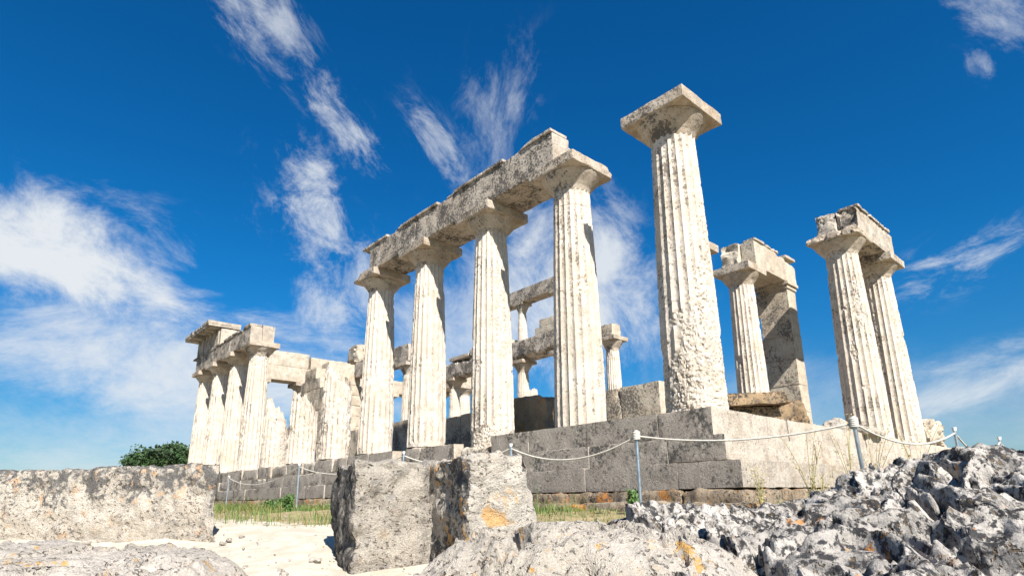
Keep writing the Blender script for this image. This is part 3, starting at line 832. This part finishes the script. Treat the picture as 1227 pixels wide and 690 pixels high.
# ------------------------------------------------------------------ foreground stones and rock
def local_block(p, ux, L, D, H, **k):
    """block whose front left bottom corner is p, front running along ux (angle), depth away from the camera"""
    V, F = rough((0, 0, 0), (L, D, H), **k)
    c, s = math.cos(ux), math.sin(ux)
    W = np.stack([p[0]+c*V[:, 0]-s*V[:, 1], p[1]+s*V[:, 0]+c*V[:, 1], p[2]+V[:, 2]], 1)
    return W, F

fr = math.atan2(RGT[1], RGT[0])          # direction 'right' in plan
tag(obj('stone_block', *local_block((-8.40, 4.05, -1.78), fr-.02, 3.42, .9, .875, cell=.026, chip=.05, amp=.022, seed=901, big=.02, scale=7, tilt=(.018, 0),
        cuts=[((3.30, 0, .5), (math.cos(.56), math.sin(.56), 0), .02, 4), ((2.4, .02, .30), (.0, -1, -.25), .03, 3)]), m_long, sharp=45),
    'long low lichened block at the left, black crust above and white below', 'block')
tag(obj('stone_block', *local_block((-5.63, -.27, -2.0), fr+.45, .76, .9, 1.05, cell=.018, chip=.035, amp=.024, seed=902, big=.02, scale=7), m_black, sharp=45),
    'left half of the big centre block, grey face with black left edge', 'block')
V, F = local_block((-5.29, -1.20, -2.0), fr+.45, .50, .9, 1.05, cell=.017, chip=.035, amp=.024, seed=903, big=.02, scale=7,
                   cuts=[((.46, .1, .85), (1, -.05, .20), .04, 4)])
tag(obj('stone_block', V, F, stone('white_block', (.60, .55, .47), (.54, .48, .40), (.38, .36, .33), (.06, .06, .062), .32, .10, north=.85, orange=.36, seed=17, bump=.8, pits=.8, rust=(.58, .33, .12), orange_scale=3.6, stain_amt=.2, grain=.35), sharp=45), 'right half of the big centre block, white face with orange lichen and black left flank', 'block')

def tps(pts):
    P = np.array(pts, float); n = len(P)
    d = np.hypot(P[:, None, 0]-P[None, :, 0], P[:, None, 1]-P[None, :, 1])+1e-9
    K = d*d*np.log(d)
    A_ = np.zeros((n+3, n+3)); A_[:n, :n] = K+np.eye(n)*.02; A_[:n, n] = 1; A_[:n, n+1:] = P[:, :2]; A_[n, :n] = 1; A_[n+1:, :n] = P[:, :2].T
    w = np.linalg.solve(A_, np.concatenate([P[:, 2], [0, 0, 0]]))
    def f(x, y):
        r = w[n]+w[n+1]*x+w[n+2]*y
        for i in range(n):
            q = np.hypot(x-P[i, 0], y-P[i, 1])+1e-9; r = r+w[i]*q*q*np.log(q)
        return r
    return f

LEAN = .22
def karst(name, hf, xr, yr, cell, mat, label, seed, amp=1.0, mask=None):
    nx = int((xr[1]-xr[0])/cell); ny = int((yr[1]-yr[0])/cell)
    X, Y = np.meshgrid(np.linspace(*xr, nx), np.linspace(*yr, ny), indexing='ij')
    P = np.stack([X.ravel(), Y.ravel(), np.zeros(nx*ny)], 1)
    h = hf(P[:, 0], P[:, 1])
    wx = fbm(P, 1.7, 3, seed)*.22; wy = fbm(P, 1.7, 3, seed+50)*.22
    Q = P.copy(); Q[:, 0] += wx; Q[:, 1] += wy
    # stretch the solution hollows along one direction, as on tilted beds
    ca, sa = math.cos(.5), math.sin(.5)
    Qr = np.stack([(Q[:, 0]*ca+Q[:, 1]*sa)*.65, (-Q[:, 0]*sa+Q[:, 1]*ca)*1.15, Q[:, 2]], 1)
    f1, f2 = worley2(Qr, 1.7, seed); g1, g2 = worley2(Qr, 4.4, seed+1); k1, k2 = worley2(Qr, 9.5, seed+2); q1, q2 = worley2(Qr, 21, seed+3)
    n = fbm(Q, 2.2, 5, seed+7, .55)
    rid = 1-np.abs(fbm(Qr, 3.0, 5, seed+31, .6))*1.6
    sm = lambda f, p: np.where(f < .62, f, .62+(f-.62)*.45)**p
    d = .07*(sm(f1, 1.6)-.35)+.16*(sm(g1, 1.8)-.25)+.085*(sm(k1, 1.7)-.25)+.026*(sm(q1, 1.4)-.3)+.05*n
    hole = sstep(fbm(Q, 3.6, 3, seed+13), .08, .34)
    d = d-.20*hole*sstep(.58-g1, .0, .26)-.10*sstep(fbm(Q, 7, 2, seed+14), .08, .32)*sstep(.55-k1, .0, .26)
    d += .009*fbm(Q, 24, 3, seed+17, .6)-.018*sstep(fbm(Qr, 13, 2, seed+19), .15, .45)
    crev = sstep(.12-(f2-f1), 0, .10)*sstep(n, -.1, .3)
    d = d-.06*crev
    lean = LEAN*amp*d
    P[:, 0] -= RGT[0]*lean; P[:, 1] -= RGT[1]*lean
    if mask is not None:
        mk = mask(P[:, 0], P[:, 1]); h = h*mk+(1-mk)*(-2.4); d = d*np.clip(mk*1.4, 0, 1)
    P[:, 2] = h+amp*d
    P[:, 0] += amp*.05*fbm(Q, 5, 3, seed+21); P[:, 1] += amp*.05*fbm(Q, 5, 3, seed+22)
    a = np.arange(nx-1)[:, None]*ny+np.arange(ny-1)[None, :]
    F = np.stack([a, a+ny, a+ny+1, a+1], -1).reshape(-1, 4)
    # close it: skirt and base
    ring = np.concatenate([np.arange(0, nx)*ny, (nx-1)*ny+np.arange(1, ny), (np.arange(nx-2, -1, -1))*ny+ny-1, np.arange(ny-2, 0, -1)])
    low = P[ring].copy(); low[:, 2] = -2.9
    m = len(ring); n0 = len(P)
    i = np.arange(m); j = (i+1) % m
    Fs = np.stack([ring[i], n0+i, n0+j, ring[j]], -1)
    return tag(obj(name, np.vstack([P, low]), np.vstack([F, Fs]), mat, smooth=True), label, 'rock')

hf = tps([(-4.0, -1.39, -1.42), (-3.4, -.6, -1.62), (-2.83, -1.49, -1.38), (-2.2, -.8, -1.62), (-2.43, -2.12, -1.38), (-1.5, -1.5, -1.6), (-2.55, -2.64, -1.16), (-1.3, -2.2, -1.5),
          (-2.35, -3.01, -1.0), (-1.0, -2.45, -1.35), (-2.0, -3.21, -.96), (-.2, -2.6, -1.35), (-1.08, -3.45, -1.06), (.8, -3.0, -1.35), (-.5, -4.5, -1.3), (-2.5, -5.0, -1.4), (-4.5, -5.4, -1.75),
          (-6, -4.8, -2.0), (-6.7, -3.2, -1.9), (-5.39, -3.13, -1.62), (-4.73, -3.87, -1.60), (-4.09, -3.39, -1.40), (-5.3, -1.5, -1.75), (-6.2, -1.9, -1.85), (-4.5, -2.3, -1.50), (-3.4, -2.6, -1.36), (-3.3, -3.6, -1.22), (-4.9, -.9, -1.8)])
def rockmask(x, y):
    return sstep(x, -6.9, -6.3)*sstep(-x, -1.6, -.9)*sstep(y, -5.9, -5.2)*sstep(-y, .35, .9)
karst('rock_outcrop', hf, (-6.9, 1.6), (-5.9, -.35), .0115, m_karst, 'jagged grey karst rock rising to the right in the foreground, full of black hollows', 920, 1.0, rockmask)

def dome(cx, cy, ra, rb, zt, zb, rot):
    def f(x, y):
        c, s = math.cos(rot), math.sin(rot)
        u = ((x-cx)*c+(y-cy)*s)/ra; v = (-(x-cx)*s+(y-cy)*c)/rb
        r = np.sqrt(np.abs(u)**2.6+np.abs(v)**2.6)
        return zb+(zt-zb)*np.sqrt(np.clip(1-r*r, 0, 1))*1.0
    return f
karst('boulder', dome(-5.30, -2.15, 1.15, .80, -1.37, -2.3, fr), (-6.7, -4.0), (-3.6, -.9), .014, m_pale, 'pale rock with round orange lichen spots in front of the centre block', 940, .55)
def shelf(x, y):
    c, s_ = math.cos(fr), math.sin(fr)
    u = (x+7.75)*c+(y-.55)*s_; v = -(x+7.75)*s_+(y-.55)*c
    e = np.sqrt(np.clip(np.abs(u/2.05)**4+np.abs(v/.72)**4, 0, 9))
    return -1.50+.05*v-.9*sstep(e, .55, 1.05)-.035*np.maximum(u, 0)
karst('rock_slab', shelf, (-9.6, -5.3), (-1.5, 3.4), .018, m_pale, 'broad flat pale rock shelf at the bottom left with orange lichen streaks', 960, .34)

# ------------------------------------------------------------------ rope barrier
posts = [(-2.33, -.39, -.56, (0, 0)), (-2.60, 1.39, -.58, (0, 0)), (-3.03, 3.29, -.57, (.03, .02)), (-3.09, 6.95, -.56, (0, .02)), (-2.64, 12.65, -.57, (.02, 0)),
         (-1.56, -2.34, -.56, (-.10, .05)), (.40, -2.72, -.57, (-.03, 0)), (1.95, -2.86, -.60, (-.04, 0)), (3.9, -3.1, -.62, (0, 0))]
plab = ['white capped metal rope post in front of the steps, in clear view', 'metal rope post peeping over the centre block', 'metal rope post behind the middle of the centre block',
        'metal rope post in the green grass left of the centre block', 'farthest thin rope post near the left block',
        'leaning metal rope post wound with white rope, before the pair of columns', 'short rope post on the right skyline behind the rock', 'rope post at the right edge of the view', 'rope post beyond the right edge']
for (x, y, zt, tl), lb in zip(posts, plab):
    zb = float(ground_z(np.array([x]), np.array([y]))[0])-.15
    t = thing('rope_post', lb, 'post', (x, y, zb), 'posts of the rope barrier')
    ln = zt-zb
    part('pole', tube([(x-tl[0]*0, y, zb), (x+tl[0]*-.5, y+tl[1]*-.5, zb+ln*.5), (x, y, zt)] if False else [(x+(-tl[0])*ln*-1*0+(0 if k == 1 else -tl[0]*-1*(k-1)*ln), y, zb+ln*k) for k in (0, .5, 1)], .018, 10), m_steel, t)
    V = []
    part('cap', echinus_mesh(x, y, zt+.03, .018, .024, .035, 12, 1, 0), m_knob, t)
def rope_span(a, b, sag, n=22):
    a = np.array(a); b = np.array(b); u = np.linspace(0, 1, n)[:, None]
    P = a+(b-a)*u; P[:, 2] -= sag*4*(u*(1-u))[:, 0]
    return P
order = [4, 3, 2, 1, 0, 5, 6, 7, 8]
sags = [.25, .20, .17, .20, .10, .16, .22, .30]
pts = []
for k, (i, j) in enumerate(zip(order[:-1], order[1:])):
    a = np.array(posts[i][:3])-[0, 0, .03]; b = np.array(posts[j][:3])-[0, 0, .03]
    q = rope_span(a, b, sags[k]); pts.append(q if k == 0 else q[1:])
rope = thing('barrier_rope', 'white rope slung in sagging loops from post to post before the temple', 'rope', (-2.33, -.39, -.6))
part('rope', tube(np.vstack(pts), .0095, 8), m_rope, rope)
for i in (0, 5):
    x, y, z = posts[i][:3]
    th = np.linspace(0, 5*2*math.pi, 60)
    part('winding', tube(np.stack([x+.033*np.cos(th), y+.033*np.sin(th), z-.075+.011*th/(2*math.pi)*1.6], 1), .012, 6), m_rope, rope)

# ------------------------------------------------------------------ plants
def blades(n, xs, ys, zs, hts, wid, lean=.5, seed=0):
    r = np.random.RandomState(seed)
    a = r.uniform(0, 2*math.pi, n); d = np.stack([np.cos(a), np.sin(a), 0*a], 1)
    b = np.stack([xs, ys, zs], 1)
    sdv = np.stack([-np.sin(a), np.cos(a), 0*a], 1)*wid[:, None]
    l1 = r.uniform(.05, lean, n)[:, None]
    h = hts[:, None]
    m = b+d*h*l1*.35+np.array([0, 0, 1])*h*.55
    tp = b+d*h*l1+np.array([0, 0, 1])*h*(1-.25*l1)
    V = np.stack([b-sdv, b+sdv, m+sdv*.7, m-sdv*.7, tp], 1).reshape(-1, 3)
    k = np.arange(n)[:, None]*5
    F = [list(map(int, q)) for q in np.concatenate([k+[0, 1, 2, 3]], 1)]+[list(map(int, q)) for q in (k+[3, 2, 4])]
    return V, F

def grass_field():
    m = bpy.data.materials.new('grass_blades'); m.use_nodes = True
    N = NT(m.node_tree); b = N.n['Principled BSDF']
    geo = N.n.new('ShaderNodeNewGeometry')
    f = N.noise(geo.outputs['Position'], 1.4, 4, .6); g = geo.outputs['Random Per Island']
    cg = N.mix(g, (.045, .10, .015), (.10, .17, .03)); cd = N.mix(g, (.34, .26, .10), (.22, .18, .06))
    N.l.new(N.mix(N.step(N.math('ADD', N.math('MULTIPLY', f, .70), N.math('MULTIPLY', g, .30)), .46, .68), cg, cd), b.inputs['Base Color'])
    b.inputs['Roughness'].default_value = .7
    n = 150000
    x = NR.uniform(-6.5, 3.5, n); y = NR.uniform(-3.2, 20, n)
    keep = (x < -.9) | (y < -.9)
    keep &= NR.rand(n) < grassy(x, y)*np.where(y < 5, 1.0, .9)
    keep &= (fbm(np.stack([x, y, 0*x], 1), 1.1, 3, 44) + NR.uniform(-.3, .3, n)) > -.15
    x, y = x[keep], y[keep]
    z = ground_z(x, y)-.02
    h = NR.uniform(.03, .12, len(x))*(1+.9*sstep(fbm(np.stack([x, y, 0*x], 1), .8, 2, 45), 0, .6))
    tall = NR.rand(len(x)) < .03
    h = np.where(tall, h*2.2, h)
    V, F = blades(len(x), x, y, z, h, NR.uniform(.003, .006, len(x)), .8, 5)
    o = obj('grass', V, F, m, smooth=False)
    tag(o, '', 'grass'); o['kind'] = 'stuff'; o['label'] = 'short green and straw coloured grass at the foot of the steps'; o['category'] = 'grass'
grass_field()

def pebbles():
    r = np.random.RandomState(8); L = []
    base_v = np.array([(1, 0, 0), (-1, 0, 0), (0, 1, 0), (0, -1, 0), (0, 0, 1), (0, 0, -1)], float)
    V0, F0 = boxgrid((-1, -1, -1), (1, 1, 1), 1.0); V0 = V0/np.linalg.norm(V0, axis=1, keepdims=True)
    n = 0
    while n < 900:
        x, y = r.uniform(-8, 1), r.uniform(-4, 8)
        if x > -.95 and y > -.95: continue
        if grassy(np.array([x]), np.array([y]))[0]*.6 > r.rand(): continue
        sz = .008+.035*r.rand()**4
        V = V0*(1+.35*fbm(V0+r.uniform(-50, 50, 3), 1.3, 2, n)[:, None])*np.array([1, r.uniform(.6, 1), r.uniform(.45, .8)])*sz
        a = r.uniform(0, 6.28); c, q = math.cos(a), math.sin(a)
        z = ground_z(np.array([x]), np.array([y]))[0]+.008
        L.append((np.stack([x+c*V[:, 0]-q*V[:, 1], y+q*V[:, 0]+c*V[:, 1], z+V[:, 2]], 1), F0)); n += 1
    o = tag(obj('gravel', *merge(L), m_pale, smooth=False), 'small pale stones strewn over the white path', 'gravel'); o['kind'] = 'stuff'
pebbles()

def leaf_cloud(c, rad, n, size, seed, squash=(1, 1, 1), inner=.45):
    r = np.random.RandomState(seed)
    d = r.normal(size=(n, 3)); d /= np.linalg.norm(d, axis=1, keepdims=True)
    k = (inner+(1-inner)*r.rand(n)**.6)
    P = d*k[:, None]
    P = P*(1+.25*fbm(d*1.0, 2.2, 3, seed)[:, None])
    P = np.array(c)+P*np.array(squash)*rad
    a = r.normal(size=(n, 3)); a /= np.linalg.norm(a, axis=1, keepdims=True)
    b_ = np.cross(a, r.normal(size=(n, 3))); b_ /= np.linalg.norm(b_, axis=1, keepdims=True)
    s = size*r.uniform(.5, 1.3, n)[:, None]
    V = np.stack([P-a*s, P+b_*s*.5, P+a*s, P-b_*s*.5], 1).reshape(-1, 3)
    F = np.arange(n*4).reshape(-1, 4)
    return V, F

def pine(x, y, zb, ht, rad, label, seed, n=16, squash=.5):
    t = thing('pine_tree', label, 'tree', (x, y, zb), None)
    r = random.Random(seed)
    part('trunk', tube([(x, y, zb), (x+.1*rad, y, zb+ht*.4), (x-.05*rad, y+.1*rad, zb+ht*.8)], [.06*ht*.6, .05*ht*.6, .02*ht], 8), m_bark, t)
    L = []
    for i in range(n):
        a = r.uniform(0, 6.28); q = rad*math.sqrt(r.random())*.8
        zc = zb+ht*.62+(1-(q/rad)**2)*ht*.30*r.uniform(.6, 1.05)
        L.append(leaf_cloud((x+q*math.cos(a), y+q*math.sin(a), zc), rad*r.uniform(.30, .46), 620, rad*.05, seed*50+i, (1, 1, squash+.2), .2))
    part('crown', merge(L), m_leaf, t, smooth=False)
    for i in range(4):
        a = r.uniform(0, 6.28)
        part('limb', tube([(x, y, zb+ht*.45), (x+rad*.3*math.cos(a), y+rad*.3*math.sin(a), zb+ht*.6), (x+rad*.6*math.cos(a), y+rad*.6*math.sin(a), zb+ht*.72)], [.02*ht, .014*ht, .006*ht], 6), m_bark, t)
    return t
tz = lambda x, y: float(ground_z(np.array([x]), np.array([y]))[0])
pine(3.1, 47.0, tz(3.1, 47)-.2, 3.2-tz(3.1, 47), 2.9, 'dark green rounded pine left of the far columns', 31, 30)
pine(-8.5, 84.0, tz(-8.5, 84)-.2, 2.7-tz(-8.5, 84), 1.6, 'tiny distant tree top over the left block, leftmost', 32, 10)
pine(-5.2, 84.0, tz(-5.2, 84)-.2, 2.6-tz(-5.2, 84), 1.7, 'tiny distant tree top over the left block, right of its twin', 33, 10)

def weed(x, y, ht, label, seed, green=False, stems=5):
    zb = tz(x, y)-.02
    if ht > 2: return
    t = thing('tall_weed', label, 'plant', (x, y, zb), 'tall weeds by the steps')
    r = random.Random(seed)
    S_, L_ = [], []
    for i in range(stems):
        a = r.uniform(0, 6.28); l = r.uniform(.05, .32)*ht; h = ht*r.uniform(.6, 1)
        P = [(x+l*k*k*math.cos(a), y+l*k*k*math.sin(a), zb+h*k) for k in np.linspace(0, 1, 7)]
        S_.append(tube(P, np.linspace(.0055, .0022, 7), 5))
        for k in np.linspace(.25, 1, 12 if green else 8):
            px_, py_, pz_ = x+l*k*k*math.cos(a), y+l*k*k*math.sin(a), zb+h*k
            L_.append(leaf_cloud((px_, py_, pz_), .035+.03*(1-k), 6 if green else 4, .028 if green else .012, seed*99+i*13+int(k*50), (1, 1, .8)))
    part('stem', merge(S_), m_stalk, t)
    part('foliage_or_seed_heads', merge(L_), m_shrub if green else m_seed, t, smooth=False)  # leaves on the green weeds, seed heads on the dry ones

for i, (x, y, h, lb, g) in enumerate([
        (-1.35, -1.25, .62, 'dry weed nearest the corner of the steps', False), (-.75, -1.55, .95, 'tall dry weed against the sunlit steps, left of its taller twin', False),
        (-.10, -1.75, 1.15, 'tallest dry weed against the sunlit steps', False), (.35, -1.85, 1.0, 'wispy dry weed close behind the leaning rope post', False),
        (-1.0, -1.75, .6, 'low dry weed at the foot of the sunlit steps behind the rock', False), (1.2, -2.1, 1.15, 'dry weed right of the leaning rope post', False),
        (-1.75, .15, .30, 'small leafy weed beside the white capped rope post', True),
        (-3.9, 5.3, .30, 'dark green weed at the edge of the white path', True)]):
    weed(x, y, h, lb, 50+i, g, 6)
t = thing('shrub', 'bushy bright green shrub in the grass strip before the far steps', 'shrub', (-2.6, 8.9, tz(-2.6, 8.9)))
part('foliage_or_seed_heads', merge([leaf_cloud((-2.6+dx, 8.9+dy, tz(-2.6, 8.9)+.16+dz), r_, 500, .035, 71+k, (1, 1, .8), .2) for k, (dx, dy, dz, r_) in enumerate([(0, 0, -.06, .22), (.25, .5, -.08, .2), (-.2, -.45, -.10, .17), (.1, 1.0, -.08, .18)])]), m_shrub, t, smooth=False)
part('stem', tube([(-2.6, 8.9, tz(-2.6, 8.9)-.05), (-2.58, 8.92, tz(-2.6, 8.9)+.1), (-2.6, 8.95, tz(-2.6, 8.9)+.2)], .012, 6), m_bark, t)
